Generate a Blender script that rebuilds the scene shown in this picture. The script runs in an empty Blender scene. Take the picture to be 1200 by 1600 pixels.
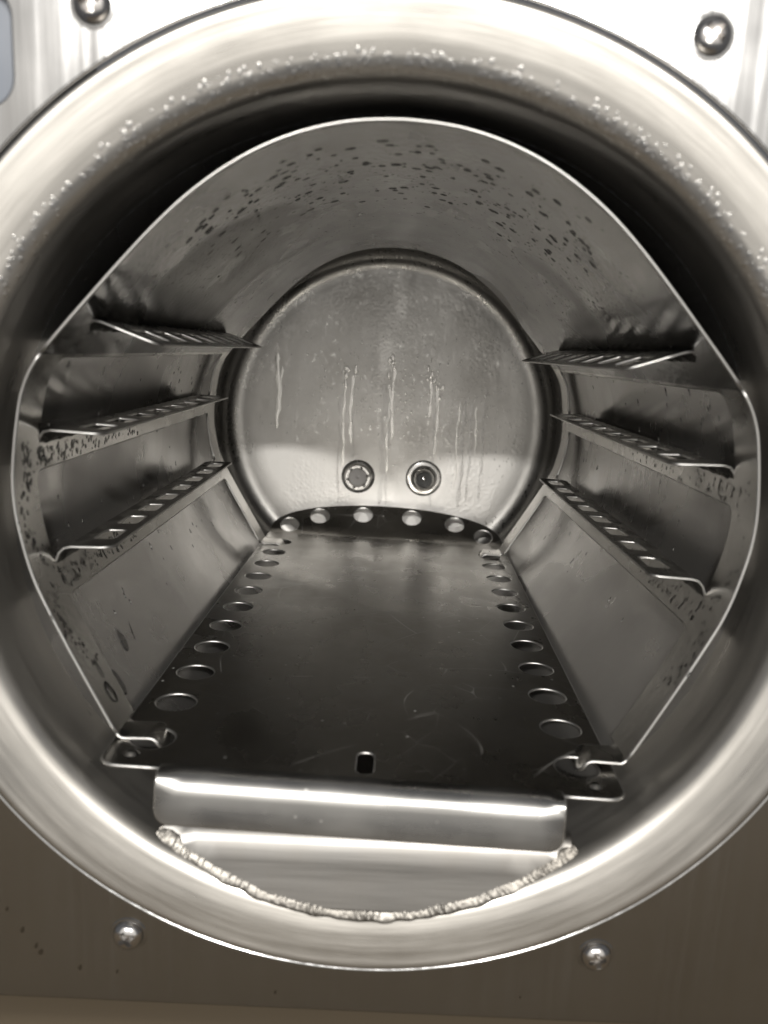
import bpy, bmesh, math, random
from mathutils import Vector, Matrix
from mathutils.geometry import delaunay_2d_cdt
R = math.radians
SC = bpy.context.scene
COL = SC.collection
random.seed(7)

# ------------------------------------------------------------------ camera
cam = bpy.data.cameras.new('camera')
camo = bpy.data.objects.new('camera', cam)
COL.objects.link(camo)
right = Vector((0.998969594, 0.00902296, 0.0444785))
fwd = Vector((4.4e-06, 0.980018533, -0.198906197))
up = right.cross(fwd)
mw = Matrix.Identity(4)
for i in range(3):
    mw[i][0] = right[i]; mw[i][1] = up[i]; mw[i][2] = -fwd[i]
mw.translation = Vector((0.000569, -0.241852, 0.056496))
camo.matrix_world = mw
cam.sensor_fit = 'VERTICAL'
cam.sensor_height = 24.0
cam.lens = 24.0 * 1250 / 1600
cam.clip_start = 0.01
cam.clip_end = 20
cam.dof.use_dof = True
cam.dof.focus_distance = 0.42
cam.dof.aperture_fstop = 6.5
SC.camera = camo

# ------------------------------------------------------------------ world and lamps
W = bpy.data.worlds.new('World'); SC.world = W
W.use_nodes = True
W.node_tree.nodes['Background'].inputs[0].default_value = (0.86, 0.88, 0.94, 1)
W.node_tree.nodes['Background'].inputs[1].default_value = 0.14
SC.view_settings.view_transform = 'Standard'
SC.view_settings.look = 'None'
SC.view_settings.exposure = 0
SC.view_settings.gamma = 1

def area(name, loc, target, sx, sy, power, colour, shape='RECTANGLE'):
    l = bpy.data.lights.new(name, 'AREA')
    l.shape = shape; l.size = sx
    if shape in ('RECTANGLE', 'ELLIPSE'): l.size_y = sy
    l.energy = power; l.color = colour
    o = bpy.data.objects.new(name, l); COL.objects.link(o)
    o.location = loc
    d = Vector(target) - Vector(loc)
    o.rotation_euler = d.to_track_quat('-Z', 'Y').to_euler()
    return o
for lx in (-0.40, 0.40):
    area('ceiling_lamp', (lx, -1.8, 0.845), (lx * .6, 0.2, 0.05), .18, .035, 30, (1, .975, .94))
area('front_fill_light', (0, -1.6, 0.52), (0, 0, 0.52), 3.4, 1.95, 17.5, (1, .955, .885))  # added broad fill, no real window; reaches low to brighten the end wall

# ------------------------------------------------------------------ materials
def steel(name, base=(.60, .57, .53), rough=.28, brush=None, brush_amt=.15, wet=0.0, wave=0.0, drips=0.0, dirt=0.0, seed=0.0, metal=1.0, polar=0, film=0.0, scratch=0.0, corner_shade=None, glint=0.0):
    """brushed stainless; brush = scale vector of the streaks, wet = film of fine droplets, drips = run marks, wave = slight unevenness"""
    m = bpy.data.materials.new(name); m.use_nodes = True
    nt = m.node_tree; N = nt.nodes; L = nt.links
    b = N['Principled BSDF']
    b.inputs['Metallic'].default_value = metal
    b.inputs['Base Color'].default_value = (*base, 1)
    tc = N.new('ShaderNodeTexCoord')
    def mapping(scale):
        mp = N.new('ShaderNodeMapping'); mp.inputs['Scale'].default_value = scale
        mp.inputs['Location'].default_value = (seed, seed * .7, seed * 1.3)
        L.new(tc.outputs['Object'], mp.inputs['Vector']); return mp.outputs['Vector']
    def noise(scale, detail=3, vec=None, rough_=.5):
        n = N.new('ShaderNodeTexNoise'); n.inputs['Scale'].default_value = scale
        n.inputs['Detail'].default_value = detail; n.inputs['Roughness'].default_value = rough_
        L.new(vec if vec else tc.outputs['Object'], n.inputs['Vector']); return n.outputs['Fac']
    def rng(v, a, b_, c, d):
        r = N.new('ShaderNodeMapRange'); r.inputs[1].default_value = a; r.inputs[2].default_value = b_
        r.inputs[3].default_value = c; r.inputs[4].default_value = d; L.new(v, r.inputs[0]); return r.outputs[0]
    def math_(op, a, b_):
        n = N.new('ShaderNodeMath'); n.operation = op
        for i, v in enumerate((a, b_)):
            if isinstance(v, (int, float)): n.inputs[i].default_value = v
            else: L.new(v, n.inputs[i])
        return n.outputs[0]
    rgh = None
    cl = noise(28, 4)
    rgh = rng(cl, .3, .7, rough - .05, rough + .06)
    if brush:
        st = noise(1.0, 4, mapping(brush), .7)
        rgh = math_('ADD', rgh, rng(st, .25, .75, -brush_amt, brush_amt))
    h = None
    def addh(v):
        nonlocal h
        h = v if h is None else math_('ADD', h, v)
    if brush: addh(rng(st, 0, 1, 0, 2.0e-5 * (brush_amt / .1)))
    if polar:   # turned finish: fine rings about the chamber axis
        sx = N.new('ShaderNodeSeparateXYZ'); L.new(tc.outputs['Object'], sx.inputs[0])
        zz = math_('ADD', sx.outputs[2], -.1295)
        r2 = math_('ADD', math_('MULTIPLY', sx.outputs[0], sx.outputs[0]), math_('MULTIPLY', zz, zz))
        rad = math_('POWER', r2, .5)
        an = N.new('ShaderNodeMath'); an.operation = 'ARCTAN2'; L.new(sx.outputs[0], an.inputs[0]); L.new(zz, an.inputs[1])
        cb = N.new('ShaderNodeCombineXYZ')
        L.new(math_('MULTIPLY', math_('ADD', rad, math_('MULTIPLY', sx.outputs[1], .6)), 420), cb.inputs[0])
        L.new(math_('MULTIPLY', math_('ABSOLUTE', an.outputs[0], 0), 2.2), cb.inputs[1])
        st2 = noise(1.0, 4, cb.outputs[0], .65)
        rgh = math_('ADD', rgh, rng(st2, .25, .75, -.10, .10))
        addh(rng(st2, 0, 1, 0, 7.0e-5))
        addh(rng(noise(24, 2), 0, 1, 0, 1.2e-4))
    if wave: addh(rng(noise(9, 1), 0, 1, 0, wave))
    if wet:
        vor = N.new('ShaderNodeTexVoronoi'); vor.inputs['Scale'].default_value = 420
        vor.feature = 'SMOOTH_F1'
        L.new(tc.outputs['Object'], vor.inputs['Vector'])
        patch = rng(noise(22, 3, mapping((1, .8, .35))), .46, .56, 0, 1)
        dz = math_('MULTIPLY', rng(vor.outputs['Distance'], 0, .6, 1, 0), patch)
        addh(math_('MULTIPLY', dz, 5e-4 * wet))
        rgh = math_('ADD', rgh, math_('MULTIPLY', patch, .10 * min(1, wet)))
    if drips:
        dr = noise(1.0, 3, mapping((160, 160, 7)), .6)
        addh(math_('MULTIPLY', rng(dr, .45, .7, 0, 1), 3e-4 * drips))
        rgh = math_('ADD', rgh, math_('MULTIPLY', rng(dr, .52, .62, 0, 1), -.12 * min(1, drips)))
    if film:    # water film: broad smooth patches with a crisp edge where the steel is hazier
        fl = noise(11, 2, mapping((1, .55, .7)), .35)
        rgh = math_('ADD', rgh, rng(fl, .50, .53, 0, film))
        fl2 = noise(40, 3, mapping((1, .5, .25)), .5)
        rgh = math_('ADD', rgh, rng(fl2, .56, .60, 0, -film * .6))
        addh(rng(fl2, .54, .60, 0, 4e-5))
    scr = None
    if scratch:
        tot = None
        for k, (sc_, th) in enumerate(((26, .010), (44, .007), (14, .006))):
            wp = N.new('ShaderNodeVectorMath'); wp.operation = 'MULTIPLY_ADD'
            nn = N.new('ShaderNodeTexNoise'); nn.inputs['Scale'].default_value = 5 + 3 * k; nn.inputs['Detail'].default_value = 1
            L.new(tc.outputs['Object'], nn.inputs['Vector'])
            L.new(nn.outputs['Color'], wp.inputs[0]); wp.inputs[1].default_value = (.10, .10, .10)
            L.new(mapping((1, .6 + .5 * k, 1)), wp.inputs[2])
            vo = N.new('ShaderNodeTexVoronoi'); vo.feature = 'DISTANCE_TO_EDGE'; vo.inputs['Scale'].default_value = sc_
            L.new(wp.outputs[0], vo.inputs['Vector'])
            line = rng(vo.outputs['Distance'], 0, th, 1, 0)
            msk = rng(noise(17 + 9 * k, 2), .54, .66, 0, 1)
            line = math_('MULTIPLY', line, msk)
            tot = line if tot is None else math_('MAXIMUM', tot, line)
        sp = N.new('ShaderNodeTexVoronoi'); sp.inputs['Scale'].default_value = 130
        L.new(tc.outputs['Object'], sp.inputs['Vector'])
        spk = math_('MULTIPLY', rng(sp.outputs['Distance'], .05, .10, 1, 0), rng(noise(30, 2), .5, .6, 0, 1))
        scr = math_('MULTIPLY', math_('MAXIMUM', math_('MULTIPLY', tot, .55), spk), scratch)
        rgh = math_('ADD', rgh, math_('MULTIPLY', scr, .35))
        rgh = math_('ADD', rgh, rng(noise(19, 5, None, .6), .45, .62, 0, .08 * scratch))
    bf = None
    if corner_shade:    # shade painted in: the pale deposit colour darkens towards the rounded corner
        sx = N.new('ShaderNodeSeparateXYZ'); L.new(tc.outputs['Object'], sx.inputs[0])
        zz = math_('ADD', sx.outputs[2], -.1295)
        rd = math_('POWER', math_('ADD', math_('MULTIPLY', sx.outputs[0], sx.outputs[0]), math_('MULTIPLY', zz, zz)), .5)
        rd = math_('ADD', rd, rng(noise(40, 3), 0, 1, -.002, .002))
        bf = rng(rd, corner_shade[0], corner_shade[1], 0, 1)
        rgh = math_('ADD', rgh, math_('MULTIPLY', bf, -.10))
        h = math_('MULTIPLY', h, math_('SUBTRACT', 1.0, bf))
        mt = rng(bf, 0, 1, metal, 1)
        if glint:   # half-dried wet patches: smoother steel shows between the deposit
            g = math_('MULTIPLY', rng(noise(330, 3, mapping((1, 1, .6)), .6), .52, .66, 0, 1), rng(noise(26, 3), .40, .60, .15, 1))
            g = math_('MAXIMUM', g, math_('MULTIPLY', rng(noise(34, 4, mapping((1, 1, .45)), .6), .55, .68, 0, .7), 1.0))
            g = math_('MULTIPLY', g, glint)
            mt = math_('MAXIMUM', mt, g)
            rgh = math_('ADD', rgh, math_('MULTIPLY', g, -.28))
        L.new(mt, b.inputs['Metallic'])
    cl2 = N.new('ShaderNodeClamp'); cl2.inputs[1].default_value = .04; cl2.inputs[2].default_value = .9
    L.new(rgh, cl2.inputs[0]); L.new(cl2.outputs[0], b.inputs['Roughness'])
    if h is not None:
        bp = N.new('ShaderNodeBump'); bp.inputs['Strength'].default_value = 1
        bp.inputs['Distance'].default_value = 1
        L.new(h, bp.inputs['Height']); L.new(bp.outputs['Normal'], b.inputs['Normal'])
    if dirt:
        mx = N.new('ShaderNodeMix'); mx.data_type = 'RGBA'
        d = rng(noise(14, 5, None, .65), .40, .72, 0, dirt)
        L.new(d, mx.inputs[0])
        mx.inputs[6].default_value = (*base, 1)
        mx.inputs[7].default_value = (base[0] * .55, base[1] * .5, base[2] * .44, 1)
        L.new(mx.outputs[2], b.inputs['Base Color'])
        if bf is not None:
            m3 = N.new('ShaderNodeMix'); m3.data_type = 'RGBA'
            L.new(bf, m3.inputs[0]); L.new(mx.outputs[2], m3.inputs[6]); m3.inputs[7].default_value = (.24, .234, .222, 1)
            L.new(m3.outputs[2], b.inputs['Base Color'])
        if scr is not None:
            m2 = N.new('ShaderNodeMix'); m2.data_type = 'RGBA'
            L.new(scr, m2.inputs[0]); L.new(mx.outputs[2], m2.inputs[6]); m2.inputs[7].default_value = (.62, .61, .59, 1)
            L.new(m2.outputs[2], b.inputs['Base Color'])
            L.new(math_('SUBTRACT', metal, math_('MULTIPLY', scr, .45)), b.inputs['Metallic'])
    return m

M_PANEL = steel('panel steel', (.45, .45, .447), .145, (260, 260, 5), .085, wave=1.2e-3, dirt=.25)
M_RIM = steel('rim steel', (.48, .460, .424), .35, None, dirt=.0, metal=.93, polar=1)
M_SHELL = steel('shell steel', (.31, .300, .285), .24, (30, 200, 30), .02, film=.09, dirt=.12, metal=.78)
M_BACK = steel('end wall steel', (.90, .88, .84), .42, None, drips=.12, wet=.35, dirt=.16, metal=.34, corner_shade=(.0990, .1190), glint=.55)
M_RACK = steel('shaded wet roof steel', (.185, .181, .175), .22, (60, 8, 60), .03, film=.16, wet=.22)  # darker than the frame of the same sheet: wet film and painted shade
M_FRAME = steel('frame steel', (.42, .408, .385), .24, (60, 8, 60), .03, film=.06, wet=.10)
M_RAIL = steel('rail steel', (.34, .332, .315), .22, None, wet=.45)
M_TRAY = steel('tray steel', (.245, .236, .218), .27, (60, 6, 60), .03, dirt=.50, scratch=.8)
M_LIP = steel('lip steel', (.40, .392, .374), .27, (6, 60, 60), .07, scratch=.5)
M_DAM = steel('dam steel', (.27, .262, .248), .42, (7, 90, 200), .12, dirt=.5)
M_WELD = steel('weld metal', (.19, .180, .163), .42, None, dirt=.4)
M_SCREW = steel('screw steel', (.62, .61, .60), .17, None, wave=0, dirt=.5, scratch=.4)
M_EDGE = steel('bright cut edge', (.55, .54, .52), .38)
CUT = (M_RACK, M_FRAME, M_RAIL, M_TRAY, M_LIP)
M_PORT = steel('fitting steel', (.6, .59, .57), .25)
M_MILKY = bpy.data.materials.new('smooth wet film'); M_MILKY.use_nodes = True
_b = M_MILKY.node_tree.nodes['Principled BSDF']
_b.inputs['Base Color'].default_value = (.66, .645, .615, 1); _b.inputs['Roughness'].default_value = .30; _b.inputs['Metallic'].default_value = 1

def plain(name, col, rough, metallic=0.0, bump=0.0):
    m = bpy.data.materials.new(name); m.use_nodes = True
    nt = m.node_tree; b = nt.nodes['Principled BSDF']
    b.inputs['Base Color'].default_value = (*col, 1); b.inputs['Roughness'].default_value = rough
    b.inputs['Metallic'].default_value = metallic
    n = nt.nodes.new('ShaderNodeTexNoise'); n.inputs['Scale'].default_value = 60; n.inputs['Detail'].default_value = 5
    tc = nt.nodes.new('ShaderNodeTexCoord'); nt.links.new(tc.outputs['Object'], n.inputs['Vector'])
    r = nt.nodes.new('ShaderNodeMapRange'); r.inputs[3].default_value = rough - .08; r.inputs[4].default_value = rough + .08
    nt.links.new(n.outputs['Fac'], r.inputs[0]); nt.links.new(r.outputs[0], b.inputs['Roughness'])
    return m
M_CASE = plain('blue grey plastic', (.13, .145, .17), .5)
M_LEDGE = plain('brown grey coated steel', (.130, .103, .070), .8)
M_LEDGE.node_tree.nodes['Principled BSDF'].inputs['Specular IOR Level'].default_value = .15
M_SPECK = plain('dried dirt', (.024, .019, .013), .9)
M_SPECK.node_tree.nodes['Principled BSDF'].inputs['Specular IOR Level'].default_value = .05
M_BORE = plain('dark bore', (.03, .03, .028), .5)
M_MESH = plain('sintered filter', (.28, .27, .26), .6, .6)
M_WATER = bpy.data.materials.new('water'); M_WATER.use_nodes = True
_b = M_WATER.node_tree.nodes['Principled BSDF']
_b.inputs['Transmission Weight'].default_value = 1; _b.inputs['IOR'].default_value = 1.33; _b.inputs['Roughness'].default_value = .02

# ------------------------------------------------------------------ object helpers
def link(name, me, mat, parent=None):
    o = bpy.data.objects.new(name, me); COL.objects.link(o)
    if mat: me.materials.append(mat)
    if parent is not None: o.parent = parent
    return o

def tag(o, label=None, cat=None, group=None, kind=None):
    for k, v in (('label', label), ('category', cat), ('group', group), ('kind', kind)):
        if v: o[k] = v
    return o

def thing(name, loc, label, cat, rot=(0, 0, 0), group=None):
    o = bpy.data.objects.new(name, None); COL.objects.link(o)
    o.empty_display_size = .02
    o.location = loc; o.rotation_euler = rot
    return tag(o, label, cat, group)

def mesh(name, verts, faces, mat, parent=None, smooth=True, angle=None):
    """verts are in scene coordinates at rest; they become local to the parent thing"""
    if parent is not None:
        r = parent
        off = Vector((0, 0, 0))
        while r is not None:
            off += r.location; r = r.parent
        verts = [Vector(v) - off for v in verts]
    me = bpy.data.meshes.new(name)
    me.from_pydata([tuple(v) for v in verts], [], faces)
    me.validate(); me.update()
    bm = bmesh.new(); bm.from_mesh(me)
    bmesh.ops.recalc_face_normals(bm, faces=bm.faces)
    for f in bm.faces: f.smooth = smooth
    if angle is not None:
        for e in bm.edges:
            if len(e.link_faces) == 2 and e.calc_face_angle() > angle: e.smooth = False
    bm.to_mesh(me); bm.free()
    return link(name, me, mat, parent)

def fillet(pts, rad, closed=True, n=6):
    """round the corners of a 2-D polyline; rad is one number or one per point"""
    out = []; k = len(pts)
    for i, p in enumerate(pts):
        r = rad[i] if isinstance(rad, (list, tuple)) else rad
        if r <= 0 or (not closed and i in (0, k - 1)): out.append(Vector(p)); continue
        p = Vector(p); a = Vector(pts[i - 1]) - p; b = Vector(pts[(i + 1) % k]) - p
        la, lb = a.length, b.length
        a.normalize(); b.normalize()
        ang = a.angle(b)
        if ang > math.pi - .02: out.append(p); continue
        d = min(r / math.tan(ang / 2), la * .49, lb * .49)
        rr = d * math.tan(ang / 2)
        bis = (a + b).normalized()
        c = p + bis * (rr / math.sin(ang / 2))
        s = p + a * d - c; e = p + b * d - c
        tot = s.angle_signed(e)
        for j in range(n + 1):
            t = -tot * j / n
            out.append(c + Vector((s.x * math.cos(t) - s.y * math.sin(t), s.x * math.sin(t) + s.y * math.cos(t))))
    return out

def ring(cx, cy, rx, ry=None, n=32, rot=0.0):
    ry = ry or rx
    o = []
    for i in range(n):
        a = 2 * math.pi * i / n
        x, y = rx * math.cos(a), ry * math.sin(a)
        o.append(Vector((cx + x * math.cos(rot) - y * math.sin(rot), cy + x * math.sin(rot) + y * math.cos(rot))))
    return o

def resample(loop, h):
    o = []
    for i, p in enumerate(loop):
        q = loop[(i + 1) % len(loop)]
        n = max(1, int((q - p).length / h))
        for j in range(n): o.append(p.lerp(q, j / n))
    return o

def inside(p, loop):
    c = False; x, y = p[0], p[1]; j = len(loop) - 1
    for i in range(len(loop)):
        a, b = loop[i], loop[j]
        if (a[1] > y) != (b[1] > y) and x < (b[0] - a[0]) * (y - a[1]) / (b[1] - a[1]) + a[0]: c = not c
        j = i
    return c

def sheet(name, outer, holes, fn, t, mat, parent, h=.006, hb=None):
    """sheet metal: a flat outline with holes, bent by fn(u, v) -> point, thickness t, rounded cut edges"""
    loops = [resample([Vector(p) for p in l], hb or h) for l in [outer] + list(holes)]
    pts = []; edges = []
    for l in loops:
        s = len(pts); pts += l
        edges += [(s + i, s + (i + 1) % len(l)) for i in range(len(l))]
    us = [p.x for p in loops[0]]; vs = [p.y for p in loops[0]]
    nb = len(pts)
    bnd = list(pts)
    nu = int((max(us) - min(us)) / h); nv = int((max(vs) - min(vs)) / h)
    cell = {}
    for p in bnd: cell.setdefault((int(p.x // h), int(p.y // h)), []).append(p)
    for i in range(1, nu):
        for j in range(1, nv):
            p = Vector((min(us) + h * (i + (.5 if j % 2 else 0)), min(vs) + h * j))
            ci, cj = int(p.x // h), int(p.y // h)
            if any((q - p).length < h * .6 for a in (-1, 0, 1) for b in (-1, 0, 1) for q in cell.get((ci + a, cj + b), ())): continue
            if not inside(p, loops[0]) or any(inside(p, l) for l in loops[1:]): continue
            pts.append(p)
    v2, e2, f2, _, _, _ = delaunay_2d_cdt(pts, edges, [], 0, 1e-7)
    tris = []
    for f in f2:
        c = (v2[f[0]] + v2[f[1]] + v2[f[2]]) / 3
        if inside(c, loops[0]) and not any(inside(c, l) for l in loops[1:]):
            a = (v2[f[1]] - v2[f[0]]).cross(v2[f[2]] - v2[f[0]])
            lm = max((v2[f[k]] - v2[f[k - 1]]).length for k in range(3))
            if abs(a) < lm * 2e-6: continue
            tris.append(tuple(f) if a > 0 else (f[0], f[2], f[1]))
    e = 1e-4
    def frame(p):
        u, v = p
        P = Vector(fn(u, v))
        du = (Vector(fn(u + e, v)) - Vector(fn(u - e, v))) / (2 * e)
        dv = (Vector(fn(u, v + e)) - Vector(fn(u, v - e))) / (2 * e)
        n = du.cross(dv).normalized()
        return P, du.normalized(), dv.normalized(), n
    cnt = {}
    for f in tris:
        for i in range(3):
            cnt[(f[i], f[(i + 1) % 3])] = 1
    be = [k for k in cnt if (k[1], k[0]) not in cnt]
    used = sorted({i for f in tris for i in f})
    idx = {g: i for i, g in enumerate(used)}
    F = {g: frame(v2[g]) for g in used}
    n = len(used)
    verts = [F[g][0] + F[g][3] * t / 2 for g in used] + [F[g][0] - F[g][3] * t / 2 for g in used]
    faces = [tuple(idx[i] for i in f) for f in tris] + [tuple(n + idx[i] for i in reversed(f)) for f in tris]
    on = {}
    for a, b in be:
        d = v2[b] - v2[a]; o = Vector((d.y, -d.x)).normalized()
        on[a] = on.get(a, Vector((0, 0))) + o; on[b] = on.get(b, Vector((0, 0))) + o
    rim = {}
    for g, o in on.items():
        o = o.normalized() if o.length > 1e-9 else Vector((1, 0))
        P, du, dv, nn = F[g]
        O = du * o.x + dv * o.y
        rim[g] = []
        for ang in (45, 0, -45):
            rim[g].append(len(verts))
            verts.append(P + O * (t / 2 * math.cos(R(ang))) + nn * (t / 2 * math.sin(R(ang))))
    sharp = set()
    for a, b in be:
        A = [idx[a]] + rim[a] + [n + idx[a]]; B = [idx[b]] + rim[b] + [n + idx[b]]
        for k in range(4): faces.append((A[k], A[k + 1], B[k + 1], B[k]))
        sharp.add(frozenset((A[0], B[0]))); sharp.add(frozenset((A[4], B[4])))
    off = Vector((0, 0, 0)); r = parent
    while r is not None:
        off += r.location; r = r.parent
    me = bpy.data.meshes.new(name)
    me.from_pydata([tuple(v - off) for v in verts], [], faces)
    me.update()
    for p in me.polygons: p.use_smooth = True
    for ed in me.edges:
        if frozenset(ed.vertices) in sharp: ed.use_edge_sharp = True
    o = link(name, me, mat, parent)
    if mat in CUT:      # sheared edges take a brighter steel than the faces
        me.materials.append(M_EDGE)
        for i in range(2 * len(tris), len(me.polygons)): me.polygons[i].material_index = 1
    return o

def catmull(P, n=8):
    out = []
    for i in range(len(P) - 1):
        p0 = P[max(i - 1, 0)]; p1 = P[i]; p2 = P[i + 1]; p3 = P[min(i + 2, len(P) - 1)]
        for j in range(n):
            t = j / n
            out.append(tuple(.5 * (2 * b + (c - a) * t + (2 * a - 5 * b + 4 * c - d) * t * t + (-a + 3 * b - 3 * c + d) * t ** 3)
                             for a, b, c, d in zip(p0, p1, p2, p3)))
    out.append(tuple(P[-1])); return out

def lathe(name, prof, mat, parent, axis=(0, 0), n=160, a0=0, a1=2 * math.pi, angle=R(40), cap=False):
    """profile of (y, radius) turned about the y direction through (x, z)"""
    full = abs(a1 - a0 - 2 * math.pi) < 1e-6
    verts = []; faces = []
    m = n if full else n + 1
    for (y, r) in prof:
        for i in range(m):
            a = a0 + (a1 - a0) * i / n
            verts.append((axis[0] + r * math.cos(a), y, axis[1] + r * math.sin(a)))
    for j in range(len(prof) - 1):
        for i in range(n):
            k = (i + 1) % m
            faces.append((j * m + i, j * m + k, (j + 1) * m + k, (j + 1) * m + i))
    if cap:
        faces.append(tuple((len(prof) - 1) * m + i for i in range(m)))
    return mesh(name, verts, faces, mat, parent, True, angle)

class Path:
    """2-D polyline by arc length"""
    def __init__(s, pts):
        s.p = [Vector(q) for q in pts]; s.d = [0.0]
        for a, b in zip(s.p, s.p[1:]): s.d.append(s.d[-1] + (b - a).length)
        s.L = s.d[-1]
    def at(s, t):
        if t <= 0: 
            d = (s.p[1] - s.p[0]).normalized(); return s.p[0] + d * t
        if t >= s.L:
            d = (s.p[-1] - s.p[-2]).normalized(); return s.p[-1] + d * (t - s.L)
        lo, hi = 0, len(s.d) - 1
        while hi - lo > 1:
            m = (lo + hi) // 2
            if s.d[m] <= t: lo = m
            else: hi = m
        return s.p[lo].lerp(s.p[hi], (t - s.d[lo]) / (s.d[hi] - s.d[lo]))
    def find(s, test):
        for i in range(2001):
            t = s.L * i / 2000
            if test(s.at(t)): return t

# ------------------------------------------------------------------ chamber
ch = thing('sterilizer_chamber', (0, .2, -.1295), 'round stainless steel sterilizer chamber with wide polished rim and wet end wall', 'sterilizer')
RC = .1295
lip_prof = catmull([(.012, .1543), (.004, .1543), (0, .1541), (-.0022, .1531)], 4)[:-1]
lip_prof += catmull([(-.0022, .1531), (-.0036, .1518), (-.0031, .1480), (-.0024, .1440), (-.0015, .1400), (-.0004, .1365)], 6)[:-1]
for i in range(13):
    a = R(18 + 57 * i / 12)
    lip_prof.append((.0074 - .0082 * math.cos(a), .1308 + .0082 * (1 - math.sin(a))))
lip_prof += catmull([lip_prof[-1], (.0085, .1306), (.0130, .1302), (.020, .1298), (.026, .1296), (.032, RC)], 5)[1:]
lathe('rim', lip_prof, M_RIM, ch, n=224, angle=R(30))
YB = .390
# shell wall, then the end wall with its rounded corner
sh = [(.032, RC)] + [(.032 + (YB - .0165 - .032) * i / 20, RC) for i in range(1, 21)]
cr = .0165
lathe('shell', sh, M_SHELL, ch, n=160)
ydisc = lambda r: YB + .0012 * (1 - (r / (RC - cr)) ** 2)
bk = [(sh[-1][0] + .0004, RC + .0003)]
for i in range(1, 13):
    a = math.pi / 2 * i / 12
    bk.append((YB - cr + cr * math.sin(a), RC - cr + cr * math.cos(a)))
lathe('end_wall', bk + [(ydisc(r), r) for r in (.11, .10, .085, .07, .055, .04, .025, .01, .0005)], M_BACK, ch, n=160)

def fitting(x, z, kind):
    y = YB + .0010
    if kind == 'filter':
        p = lathe('steam_port', [(y, .0135), (y - .0008, .0128), (y - .0014, .0112), (y - .005, .0104), (y - .006, .0096), (y - .006, .0078), (y - .003, .0070), (y - .002, .0068)], M_PORT, ch, (x, z), 40)
        lathe('filter_disc', [(y - .0026, .0072), (y - .0030, .005), (y - .0026, .0025), (y - .0032, .0003)], M_MESH, p, (x, z), 24)
        for i in range(6):
            a = 2 * math.pi * (i + .2) / 6
            lathe('socket_lobe', [(y - .0059, .0013), (y - .0066, .0010), (y - .0070, .0004), (y - .0071, .0001)], M_PORT, p, (x + .0082 * math.cos(a), z + .0082 * math.sin(a)), 10)
    else:
        p = lathe('steam_port', [(y, .0145), (y - .0006, .0140), (y - .0010, .0122), (y - .0012, .0106), (y - .0030, .0100), (y - .0036, .0096), (y - .0030, .0088), (y - .0018, .0086), (y - .0036, .0082), (y - .0060, .0078), (y - .0068, .0070), (y - .0060, .0062), (y - .0005, .0058)], M_PORT, ch, (x, z), 40)
        lathe('bore', [(y - .0006, .0058), (y - .0007, .0001)], M_BORE, p, (x, z), 24)
        lathe('valve_ball', [(y - .0007, .0019), (y - .0018, .0021), (y - .0028, .0016), (y - .0032, .0008), (y - .0033, .0001)], M_SCREW, p, (x, z), 16)
    return p
tag(fitting(-.0215, -.0440, 'filter'), 'left fitting filled by a grey filter disc')
tag(fitting(.0310, -.0430, 'tube'), 'right fitting with an open dark bore')

# weir plate across the bottom of the mouth and its weld bead
YD = .0032
def lipR(y):
    for (y0, r0), (y1, r1) in zip(lip_prof[24:], lip_prof[25:]):
        if y0 <= y <= y1: return r0 + (r1 - r0) * (y - y0) / (y1 - y0)
    return RC
ztop = -.1065
ydam = lambda z: YD + .003 - .0113 * (ztop - z) / .0535   # the plate leans, its foot towards the front
RD = lipR(ydam(-.128))
prof = Path(fillet([(YD + .0110, ztop + .0002), (YD + .003, ztop), (YD - .0083, -.16)], [0, .0055, 0], False, 8))
z_at = lambda s: prof.at(s)[1]
half = lambda z: math.sqrt(max(1e-8, (lipR(ydam(z)) + .0003) ** 2 - z * z))
s0 = 0; s1 = prof.find(lambda p: p[1] < -(RD - .0006))
L_ = []; N_ = 40
for i in range(N_ + 1):
    s = s1 * i / N_
    L_.append((half(min(z_at(s), ztop - .0045)) - .0012 * (s < .004), s))
outl = [(-x, s) for x, s in reversed(L_)] + [(x, s) for x, s in L_]
sheet('weir_plate', outl, [], lambda u, v: (u, prof.at(v)[0], prof.at(v)[1]), .0012, M_DAM, ch, h=.006, hb=.003)
wv = []; wf = []
A0 = math.atan2(ztop - .003, -half(ztop - .003)); A1 = math.atan2(ztop - .003, half(ztop - .003))
A0 = -math.pi - A0 if A0 > 0 else A0
from mathutils import noise as mnoise
nw, na = 620, 12
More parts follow.
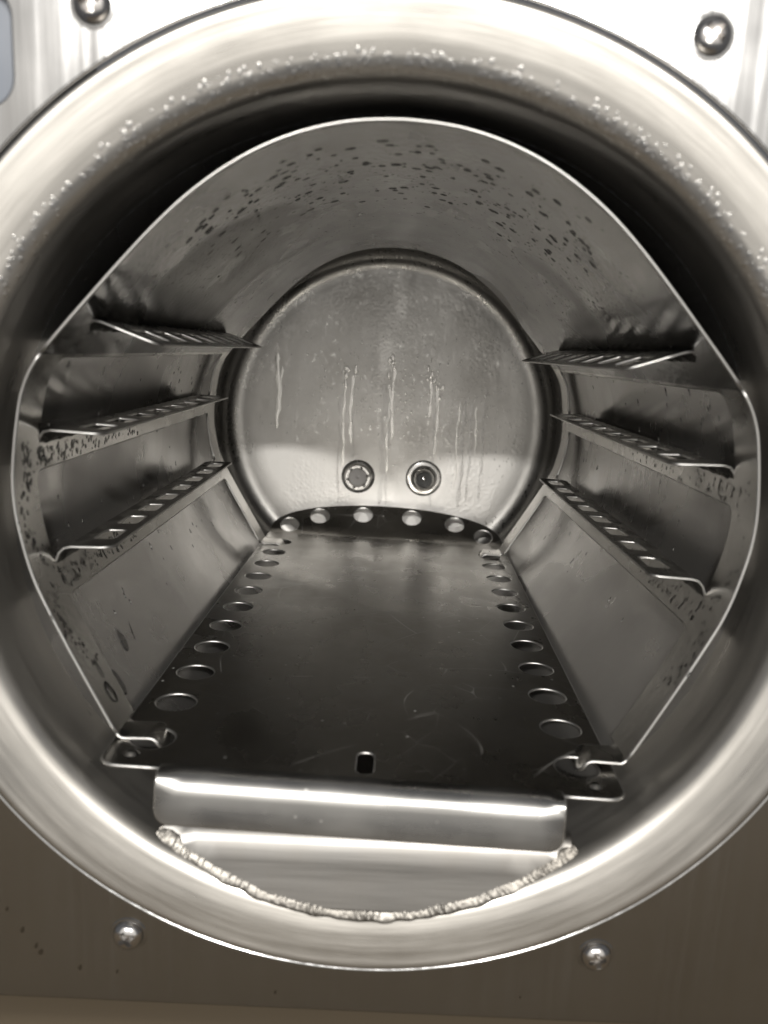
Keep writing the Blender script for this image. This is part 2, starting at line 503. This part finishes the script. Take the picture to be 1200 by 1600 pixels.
for i in range(nw + 1):
    f = i / nw
    a = A0 + (A1 - A0) * f
    L0 = f * 190.0                                   # millimetres along the bead
    end = min(1, f * 40, (1 - f) * 40)
    wid = (.0032 + .0009 * mnoise.noise(Vector((L0 * .13, 0, 5)))) * (.55 + .45 * end ** .5)
    hgt = (.0007 + .0003 * mnoise.noise(Vector((L0 * .10, 3, 0)))) * (.3 + .7 * end ** .5)
    zz_ = (RD - .001) * math.sin(a)
    rr = lipR(ydam(zz_)) - .0010 + .0006 * mnoise.noise(Vector((L0 * .07, 9, 2)))
    rad = Vector((math.cos(a), 0, math.sin(a))); tdir = Vector((-math.sin(a), 0, math.cos(a)))
    d1 = (rad * .8 - Vector((0, 1, 0)) * .55).normalized(); d2 = tdir.cross(d1).normalized()
    if d2.y > 0: d2 = -d2
    c = rad * rr + Vector((0, ydam(zz_) - .0004, 0))
    strength = max(0.0, .6 + .9 * mnoise.noise(Vector((L0 * .09, 7, 7))))
    for j in range(na + 1):
        u = -1 + 2 * j / na
        ph = L0 / 3.0 + .9 * mnoise.noise(Vector((L0 * .2, 1, 1))) - .75 * u * u
        saw = ph - math.floor(ph)
        rip = (.00055 * strength) * (saw ** .7 if saw < .85 else (1 - saw) / .15) * (1 - u * u)
        rough_ = .00016 * mnoise.noise(Vector((L0 * .9, u * 3, 11)))
        wv.append(c + d1 * (wid * u) + d2 * (hgt * math.sqrt(max(0, 1 - u * u)) - .0006 + rip + rough_))
for i in range(nw):
    for j in range(na):
        q = i * (na + 1) + j
        wf.append((q, q + 1, q + na + 2, q + na + 1))
mesh('weld_bead', wv, wf, M_WELD, ch)

# ------------------------------------------------------------------ front panel and screws
pn = thing('front_panel', (0, 0, -.172), 'flat brushed steel front panel screwed around the chamber mouth', 'panel')
HOLE = .1561
zb = -.1725
po = fillet([(-.26, zb), (.26, zb), (.26, .24), (-.26, .24)], .004)
notch = fillet([(-.145, .118), (-.1078, .118), (-.1078, .150), (-.145, .150)], [.004, .0085, .0085, .004], n=8)
sheet('panel_sheet', po, [ring(0, 0, HOLE, n=200), notch], lambda u, v: (u, .0008, v), .0016, M_PANEL, pn, h=.02, hb=.005)
# folded return along the bottom edge
fold = Path(fillet([(.0008, zb + .0003), (.0008, zb - .0022), (.02, zb - .0022)], [0, .002, 0], False))
sheet('bottom_fold', [(-.26, 0), (.26, 0), (.26, fold.L), (-.26, fold.L)], [], lambda u, v: (u, fold.at(v)[0] , fold.at(v)[1]), .0015, M_PANEL, pn, h=.02, hb=.02)
def screw(x, z, rot, label):
    r = .0052
    n = 36
    prof = [(.0006, r * .98), (-.0004, r * 1.0), (-.0012, r * .97), (-.0021, r * .86), (-.0028, r * .68), (-.0032, r * .48), (-.0034, r * .25), (-.00345, r * .06)]
    bm = bmesh.new(); vs = []
    for (y, q) in prof: vs.append([bm.verts.new((q * math.cos(2 * math.pi * i / n), y, q * math.sin(2 * math.pi * i / n))) for i in range(n)])
    for A, B in zip(vs, vs[1:]):
        for i in range(n): bm.faces.new((A[i], A[(i + 1) % n], B[(i + 1) % n], B[i]))
    bm.faces.new(vs[0]); bm.faces.new(vs[-1])
    bmesh.ops.recalc_face_normals(bm, faces=bm.faces)
    head = bpy.data.meshes.new('screw'); bm.to_mesh(head); bm.free()
    # tapered cross-shaped cutter
    k = []; w = .19 * r; l = .66 * r
    for s_, y in ((1.08, -.0045), (.62, -.0010)):
        a_, b_ = w * s_, l * s_
        k.append([(a_, b_), (a_, a_), (b_, a_), (b_, -a_), (a_, -a_), (a_, -b_), (-a_, -b_), (-a_, -a_), (-b_, -a_), (-b_, a_), (-a_, a_), (-a_, b_)])
        k[-1] = [(p * math.cos(rot) - q * math.sin(rot), y, p * math.sin(rot) + q * math.cos(rot)) for p, q in k[-1]]
    bm = bmesh.new(); A = [bm.verts.new(p) for p in k[0]]; B = [bm.verts.new(p) for p in k[1]]
    for i in range(12): bm.faces.new((A[i], A[(i + 1) % 12], B[(i + 1) % 12], B[i]))
    bm.faces.new(A); bm.faces.new(B)
    bmesh.ops.recalc_face_normals(bm, faces=bm.faces)
    cut = bpy.data.meshes.new('cutter'); bm.to_mesh(cut); bm.free()
    ho = bpy.data.objects.new('screw', head); co = bpy.data.objects.new('cutter', cut)
    COL.objects.link(ho); COL.objects.link(co)
    md = ho.modifiers.new('recess', 'BOOLEAN'); md.operation = 'DIFFERENCE'; md.object = co; md.solver = 'EXACT'
    dg = bpy.context.evaluated_depsgraph_get(); dg.update()
    me = bpy.data.meshes.new_from_object(ho.evaluated_get(dg))
    bpy.data.objects.remove(ho); bpy.data.objects.remove(co)
    vv = [(q.co.x + x, q.co.y, q.co.z + z) for q in me.vertices]; ff = [tuple(p.vertices) for p in me.polygons]
    tag(mesh('screw', vv, ff, M_SCREW, pn, True, R(32)), label)
    lathe('washer_seat', [(.0000, r * 1.22), (-.0003, r * 1.17), (-.0004, r * 1.02), (.0002, r * .98)], M_PANEL, pn, (x, z), 36)
screw(-.0812, -.1457, .5, 'lower left screw with a dented bright head')
screw(.0808, -.1457, .25, 'lower right screw with bright cross recess')
screw(-.0855, .1455, .1, 'upper left screw cut by the top of the photo')
screw(.0845, .1446, .9, 'upper right screw with a shaded slot')

# blue grey casing behind the panel
def box(name, lo, hi, mat, parent=None, bev=.003):
    bm = bmesh.new(); bmesh.ops.create_cube(bm, size=1)
    for v in bm.verts:
        v.co = Vector([lo[i] + (hi[i] - lo[i]) * (v.co[i] + .5) for i in range(3)])
    bmesh.ops.bevel(bm, geom=list(bm.edges), offset=bev, segments=3, affect='EDGES', profile=.5)
    vs = [v.co.copy() for v in bm.verts]; fs = [tuple(v.index for v in f.verts) for f in bm.faces]
    bm.verts.index_update(); fs = [tuple(v.index for v in f.verts) for f in bm.faces]
    bm.free()
    return mesh(name, vs, fs, mat, parent, True, R(35))
tag(box('casing', (-.160, .004, .105), (-.098, .04, .165), M_CASE), 'blue grey plastic casing showing through the rounded opening in the panel corner', 'casing')
tag(box('cabinet_ledge', (-.30, -.20, -.215), (.30, .03, -.1795), M_LEDGE, None, .004), 'dark brown ledge below the bottom edge of the steel panel', 'ledge')

# ------------------------------------------------------------------ tray rack
rk = thing('tray_rack', (0, .17, -.0865), 'bent steel tray rack with six slotted shelf rails, dome roof wet with drops', 'rack', (0, R(.4), 0))
half_p = [(0, .125), (.010, .1245), (.020, .1231), (.032, .1199), (.044, .1149), (.055, .1085), (.066, .1003), (.0765, .0905), (.0878, .0785), (.099, .0660), (.1078, .0560), (.1150, .0470),
          (.1192, .0385), (.1214, .029), (.1233, .015), (.1238, .004), (.1225, -.008), (.118, -.026), (.110, -.044), (.1005, -.0630), (.0903, -.0825)]
hp = catmull(half_p, 5)
tabp = fillet([(.0908, -.0812), (.0893, -.0832), (.0772, -.0828), (.0742, -.0878)], [0, .0016, .0030, 0], False, 6)
hp = [p for p in hp if p[1] > -.0810] + [tuple(p) for p in tabp]
full = [(-x, z) for x, z in reversed(hp)] + list(hp[1:])
PR = Path(full)
def s_of(z, side):   # arc length where the right or left half crosses height z, going down from the top
    best = None
    for i in range(4001):
        t = PR.L / 2 * i / 4000
        s = PR.L / 2 + side * t
        if PR.at(s)[1] <= z: return s
Y0, Y1 = .0195, .3250          # front and rear edge of the sheet
YA, YC = .0370, .3070          # windows between
def rackmap(s, y):
    p = PR.at(s)
    k = max(0.0, min(1.0, (-.02 - p[1]) / .06))
    x = p[0] * (1 - .055 * k * (y - Y0) / (Y1 - Y0))
    return (x, y, p[1])
sb = {sd: s_of(-.0815, sd) for sd in (-1, 1)}
zt = -.0365
def wrect(sa, sb_, ra=.004):
    lo, hi = min(sa, sb_), max(sa, sb_)
    return fillet([(lo, YA), (hi, YA), (hi, YC), (lo, YC)], ra)
sl, sr = sb[-1], sb[1]; nl, nr = s_of(zt, -1), s_of(zt, 1)
TIERS = ((-.0245, .0085), (.0190, .0485))
for sd in (-1, 1):
    se, sn, st_ = sb[sd], s_of(zt, sd), s_of(.0497, sd)
    wins = [wrect(s_of(zl, sd), s_of(zh, sd)) for zl, zh in TIERS]
    pts = [(st_, Y0), (se, Y0), (se, YA), (sn, YA), (sn, YC), (se, YC), (se, Y1), (st_, Y1)]
    rr_ = [0, 0, 0, .004, .004, 0, 0, 0]
    if sd < 0: pts, rr_ = pts[::-1], rr_[::-1]
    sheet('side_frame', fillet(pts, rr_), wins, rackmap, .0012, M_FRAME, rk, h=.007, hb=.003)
ra_, rb_ = s_of(.0497, -1), s_of(.0497, 1)  # split set low so the web under the top rail gets painted shade
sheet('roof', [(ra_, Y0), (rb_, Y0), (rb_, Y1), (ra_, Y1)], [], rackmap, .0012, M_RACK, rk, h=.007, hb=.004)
for sd in (-1, 1):
    for (ya, yb) in ((Y0, YA - .0055), (YC + .0045, Y1)):
        a, b = (0, sb[-1]) if sd < 0 else (sb[1], PR.L)
        r = [.0, .004, .004, .0] if sd > 0 else [.004, 0, 0, .004]
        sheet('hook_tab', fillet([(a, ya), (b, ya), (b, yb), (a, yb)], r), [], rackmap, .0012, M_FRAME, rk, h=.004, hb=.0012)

def rail(sd, P0, C, IN, rad, low):
    """shelf flap bent inwards out of the side sheet, with its row of slots"""
    pp = fillet([(P0[0] - (C[0] - P0[0]) * .15, P0[1] - (C[1] - P0[1]) * .15), C, IN], [0, rad, 0], False, 10)
    path = Path([(sd * x, z) for x, z in pp])
    L = path.L
    ya, yb = .0375, .2600
    w = (Vector(IN) - Vector(C)).length
    out = fillet([(0, ya), (L, ya), (L, yb), (0, yb)], [0, .0045, .0045, 0])
    slots = []
    a0 = L - w * .62; a1 = L - .0032
    n = 8; pitch = .0268
    for i in range(n):
        y = ya + .0115 + pitch * i
        slots.append(fillet([(a0, y), (a1, y), (a1, y + .0165), (a0, y + .0165)], .0018, n=3))
    fn = lambda u, v: (path.at(u)[0], v, path.at(u)[1])
    return sheet('shelf_rail', out, slots, fn, .0010, M_RAIL, rk, h=.006, hb=.0025)
for sd in (-1, 1):
    rail(sd, (.1058, .0583), (.1030, .0618), (.0798, .0538), .0035, 0)
    rail(sd, (.1229, .0180), (.1214, .0228), (.1000, .0222), .0048, 0)
    rail(sd, (.1180, -.0255), (.1158, -.0192), (.0972, -.0186), .0048, 0)

# ------------------------------------------------------------------ base tray
tr = thing('base_tray', (0, .18, -.085), 'flat steel base tray with round holes along each side and a folded front lip', 'tray', (0, R(1.0), R(-.95)))
ZT = -.0850
hw = .0885; lw = .0672
po = [(-hw, .003), (-lw, .003), (lw, .003), (hw, .003), (hw, .358), (-hw, .358)]
po = fillet([(-hw, .0012), (-lw - .0004, .0012), (-lw - .0002, .0035), (lw + .0002, .0035), (lw + .0004, .0012), (hw, .0012), (hw, .349), (-hw, .349)], [.006, 0, 0, 0, 0, .006, 0, 0])
HX = .0757; HR = .0083
holes = []
for i in range(11):
    for sd in (-1, 1): holes.append(ring(sd * HX, .0205 + .0299 * i, HR, n=28))
slot = fillet([(-.0027, .0056), (.0043, .0056), (.0043, .0212), (-.0027, .0212)], .0030)
sheet('tray_plate', po, holes + [slot], lambda u, v: (u, v, ZT), .0012, M_TRAY, tr, h=.008, hb=.0045)
lp = Path(fillet([(.0035, ZT), (-.0032, ZT), (-.0046, ZT - .0164)], [0, .0032, 0], False, 10))
sheet('front_lip', fillet([(-lw, 0), (lw, 0), (lw, lp.L), (-lw, lp.L)], [0, 0, .0045, .0045]), [], lambda u, v: (u, lp.at(v)[0], lp.at(v)[1]), .0012, M_LIP, tr, h=.006, hb=.0012)
fa = R(36)
fp = Path(fillet([(.349, ZT), (.353, ZT), (.353 + .040 * math.cos(fa), ZT + .040 * math.sin(fa))], [0, .004, 0], False, 6))
arc = [(hw * math.cos(a) if abs(math.cos(a)) < .995 else hw * math.copysign(1, math.cos(a)), .004 + (fp.L - .011) * math.sin(a) ** .8) for a in [math.pi * i / 40 for i in range(41)]]
fo = [(-hw, 0), (hw, 0)] + [(x, s) for x, s in arc]
fh = [ring(x, s, .0078, n=26) for x, s in ((-.019, .0265), (.019, .0265), (-.0525, .0225), (.0525, .0225))]
fh += [ring(sd * .0745, .0115, .0074, n=26) for sd in (-1, 1)]
sheet('rear_flap', fo, fh, lambda u, v: (u, fp.at(v)[0], fp.at(v)[1]), .0012, M_TRAY, tr, h=.006, hb=.0035)
for sd in (-1, 1):
    v = []; f = []
    prof_d = [(.0030, 0.0), (.0026, .0003), (.0020, .0011), (.0014, .0014), (.0006, .0015), (.0001, .0015)]
    n = 18
    for r, hh in prof_d:
        for i in range(n):
            a = 2 * math.pi * i / n
            v.append((sd * .0795 + r * math.cos(a), .0085 + r * .8 * math.sin(a), ZT + .0006 + hh))
    for j in range(len(prof_d) - 1):
        for i in range(n):
            f.append((j * n + i, j * n + (i + 1) % n, (j + 1) * n + (i + 1) % n, (j + 1) * n + i))
    mesh('dimple', v, f, M_TRAY, tr)

# ------------------------------------------------------------------ water
def drop_geo(verts, faces, c, nrm, along, r, ratio=1.0, hgt=.35, n=12, tail=0.0, wb=.08):
    """flattened cap with its base on the surface; along = long direction; tail narrows the upper end"""
    nrm = nrm.normalized(); a = (along - nrm * along.dot(nrm)).normalized(); b = nrm.cross(a)
    s = len(verts)
    rings = ((1.0, -.05), (.97, .22), (.80, .62), (.50, .88))
    wob = [random.uniform(1 - wb, 1 + wb) for _ in range(n)]
    for k, hh in rings:
        for i in range(n):
            t = 2 * math.pi * i / n
            ca, sa = math.cos(t), math.sin(t)
            wdt = 1 - tail * (ca * .5 + .5)
            verts.append(c + a * (r * ratio * k * ca * wob[i]) + b * (r * k * sa * wob[i] * wdt) + nrm * (r * hgt * hh))
    verts.append(c + nrm * (r * hgt))
    m = len(rings)
    for j in range(m - 1):
        for i in range(n):
            k = (i + 1) % n
            faces.append((s + j * n + i, s + j * n + k, s + (j + 1) * n + k, s + (j + 1) * n + i))
    for i in range(n): faces.append((s + (m - 1) * n + i, s + (m - 1) * n + (i + 1) % n, s + m * n))
    faces.append(tuple(s + i for i in reversed(range(n))))

# drops hanging under the roof of the rack
v = []; f = []
SM = PR.L / 2
from mathutils import noise as mnoise
def noise_gate(s, y): return mnoise.noise(Vector((s * 21, y * 20, 8.7))) < random.uniform(-.9, .10)
def on_rack(s, y, lift=.0006):
    P = Vector(rackmap(s, y)); Q = Vector(rackmap(s + .0005, y))
    t = (Q - P).normalized(); nrm = Vector((0, 1, 0)).cross(t)
    if nrm.dot(Vector((0, 0, .02)) - Vector((P.x, 0, P.z))) < 0: nrm = -nrm
    rot = Matrix.Rotation(rk.rotation_euler.y, 3, 'Y')      # the rack stands very slightly turned
    return rot @ (P + nrm * lift - rk.location) + rk.location, rot @ nrm, rot @ t
for i in range(1900):
    big = i < 170
    y = random.triangular(.034, .17, .065) if big else random.triangular(.030, .26, .09)
    s = SM + (random.uniform(-.085, .085) if big else random.uniform(-.105, .105))
    if not big and noise_gate(s, y): continue
    c, nrm, t = on_rack(s, y, .0005)
    r = random.uniform(.0006, .0010) if big else random.uniform(.00025, .0005)
    drop_geo(v, f, c, nrm, t, r, random.uniform(1.3, 2.6), .60 if big else .5, 10, 0, .04)
tag(mesh('water_droplets', v, f, M_WATER), 'small water drops hanging under the domed roof of the rack', 'water drops', kind='stuff')
# drops and beads on the shell wall and end wall
v = []; f = []
for i in range(200):
    sd = random.choice((-1, 1))
    a = random.uniform(-.55, .75)
    y = random.uniform(.05, .30)
    P = Vector((sd * (RC - .0001) * math.cos(a), y, RC * math.sin(a)))
    nrm = Vector((-sd * math.cos(a), 0, -math.sin(a)))
    drop_geo(v, f, P, nrm, Vector((0, 0, 1)), random.uniform(.0004, .0010), random.uniform(1, 2.2), .22, 10, .4)
tag(mesh('water_droplets', v, f, M_WATER), 'fine water beads on the chamber wall behind the shelf rails', 'water drops', kind='stuff')
v = []; f = []
def wallpt(x, z): return Vector((x, ydisc(math.hypot(x, z)) - .00005, z))
for i in range(700):
    x = random.gauss(0, .05); z = random.gauss(.022, .022)
    if i > 480: x = random.uniform(.05, .11); z = random.uniform(-.05, .07)
    if math.hypot(x, z) > .110: continue
    drop_geo(v, f, wallpt(x, z), Vector((0, -1, 0)), Vector((0, 0, 1)), random.uniform(.00025, .0007), random.uniform(1, 2.0), .30, 9, .3)
for (x, z, n) in ((-.033, .036, 10), (-.026, .038, 10), (.002, .047, 14), (.033, .036, 10), (.040, .030, 10)):
    for k in range(n):
        drop_geo(v, f, wallpt(x + random.gauss(0, .0022), z + random.gauss(0, .004)), Vector((0, -1, 0)), Vector((0, 0, 1)), random.uniform(.0006, .0016), random.uniform(1, 2.2), .16, 10, .3)
tag(mesh('wet_beads', v, f, M_MILKY), 'bright wet beads clustered on the round end wall', 'water drops', kind='stuff')
v = []; f = []
def run(x, z0, z1, w, hg=.10):
    s = len(v); n = int(abs(z0 - z1) / .003); ph = random.uniform(0, 6)
    for i in range(n + 1):
        z = z0 + (z1 - z0) * i / n
        xx = x + .0006 * math.sin(z * 130 + ph) + .0003 * math.sin(z * 410 + ph * 2)
        ww = w * 1.35 * (1 + .35 * math.sin(z * 300 + ph)) * (.35 if i in (0, n) else 1)
        for k in (-1, -.5, 0, .5, 1):
            P = wallpt(xx + ww * k, z); v.append(P + Vector((0, -w * hg * (1 - k * k) + .00003 , 0)))
    for i in range(n):
        for k in range(4):
            f.append((s + i * 5 + k, s + i * 5 + k + 1, s + (i + 1) * 5 + k + 1, s + (i + 1) * 5 + k))
PALE = ((-.0345, .034, -.036, .0005), (-.0290, .036, -.018, .0007), (.0035, .044, -.014, .0006), (.0005, .030, -.040, .0004), (.0390, .030, -.026, .0005), (.0330, .034, .006, .0006), (-.0870, .050, -.008, .0012), (-.0845, .040, .006, .0006), (.0560, .020, -.050, .0004), (.0700, .016, -.020, .0004))
for q in PALE: run(*q)
tag(mesh('wet_trails', v, f, M_MILKY), 'bright wet runs below the bead clusters on the end wall', 'water drops', kind='stuff')
v = []; f = []
for x, z0, z1, w in ((-.0375, .020, -.066, .0007), (-.0265, .010, -.030, .0007), (-.0030, .030, -.066, .0012), (.0010, .020, -.066, .0008), (.0370, .010, -.066, .0007), (.0600, .020, -.066, .0012), (.0660, .022, -.060, .0007), (.0760, .030, -.06, .0007)):
    run(x, z0, z1, w, .30)
tag(mesh('water_trails', v, f, M_WATER), 'water trails running down the round end wall', 'water drops', kind='stuff')
# condensation beads on the front struts and rail webs
v = []; f = []
for sd in (-1, 1):
    for i in range(150 if sd < 0 else 60):
        z = random.uniform(-.060, .02)
        s = s_of(z, sd); y = Y0 + .007 + random.gauss(0, .0022) + .004 * math.sin(z * 180)
        c, nrm, t = on_rack(s, y)
        drop_geo(v, f, c, nrm, t, random.uniform(.0004, .0009), random.uniform(1, 1.5), .28, 10)
    for (za, zb_, ymax) in ((.0095, .0165, .16), (-.0345, -.0275, .12)):
        for i in range(170 if sd < 0 else 90):
            z = random.uniform(za, zb_); y = YA + (ymax - YA) * random.random() ** 1.7
            c, nrm, t = on_rack(s_of(z, sd), y)
            drop_geo(v, f, c, nrm, t, random.uniform(.0004, .0010), random.uniform(1, 1.4), .28, 10)
tag(mesh('water_droplets', v, f, M_WATER), 'condensation beads on the front struts and rail webs of the rack', 'water drops', kind='stuff')

v = []; f = []
lipc = [q for q in lip_prof[12:] if .1308 < q[1] < .1385]
for i in range(520):
    a = R(random.triangular(-12, 182, 60 if i % 2 else 120))
    k = min(len(lipc) - 2, max(0, int(random.gauss(.30, .16) * len(lipc))))
    (ya, ra), (yb, rb) = lipc[k], lipc[k + 1]
    t = random.random(); y = ya + (yb - ya) * t; r_ = ra + (rb - ra) * t
    e = Vector((math.cos(a), 0, math.sin(a)))
    sl_ = Vector((yb - ya, rb - ra)).normalized()
    nrm = e * -abs(sl_.x) + Vector((0, -abs(sl_.y), 0))
    drop_geo(v, f, Vector((0, y, 0)) + e * r_, nrm, Vector((0, 0, 1)), random.uniform(.0003, .0008), random.uniform(1, 1.5), .11, 10, .2)
tag(mesh('water_droplets', v, f, M_MILKY), 'fine condensation beads on the upper inner curve of the rim', 'water drops', kind='stuff')

v = []; f = []
for x, z, r in ((-.1180, -.1460, .0011), (-.1135, -.1520, .0009), (-.1120, -.1545, .0013), (-.0985, -.1600, .0010), (-.0855, -.1610, .0007), (-.1230, -.1380, .0008), (.0560, -.1640, .0006), (-.0300, -.1665, .0007)):
    drop_geo(v, f, Vector((x, -.00002, z)), Vector((0, -1, 0)), Vector((.3, 0, 1)), r * .75, random.uniform(1.2, 1.9), .08, 10, .2)
tag(mesh('dirt_specks', v, f, M_SPECK), 'small dark specks of dirt on the lower left of the steel panel', 'dirt', kind='stuff')

# the few large drops one can point to
def big_drop(c, nrm, along, r, ratio, label, tail=.5, hgt=.5):
    v = []; f = []
    drop_geo(v, f, Vector((0, 0, 0)), nrm, along, r, ratio, hgt, 16, tail)
    o = mesh('water_drop', v, f, M_WATER); o.location = c
    return tag(o, label, 'water drop', 'large drops at the left of the chamber')
def strut(z, y, sd=-1):
    return on_rack(s_of(z, sd), y)
c, n_, t_ = strut(-.0625, .0300); big_drop(c, n_, Vector((0, 0, 1)), .0012, 3.0, 'thin tailed water drop, the upper of two on the lower left front strut', .75)
c, n_, t_ = strut(-.0705, .0292); big_drop(c, n_, Vector((0, 0, 1)), .0024, 2.0, 'fat water drop, the lower of two on the lower left front strut', .4)
def shellpt(z, y, sd=-1):
    x = sd * math.sqrt(RC * RC - z * z)
    return Vector((x, y, z)), Vector((-x, 0, -z)).normalized()
c, n_ = shellpt(-.079, .058); big_drop(c, n_, Vector((0, .3, 1)), .0029, 2.2, 'dark oval water drop on the shell wall beside the lower left strut', .3, .4)
c, n_ = shellpt(-.0705, .082); big_drop(c, n_, Vector((0, .3, 1)), .0026, 2.1, 'dark oval water drop higher on the left shell wall, beside a thin streak', .3, .4)
c, n_ = shellpt(-.0705, .094); big_drop(c, n_, Vector((0, .5, 1)), .0006, 9.0, 'thin streak of water on the left shell wall above the tray edge', .2, .4)
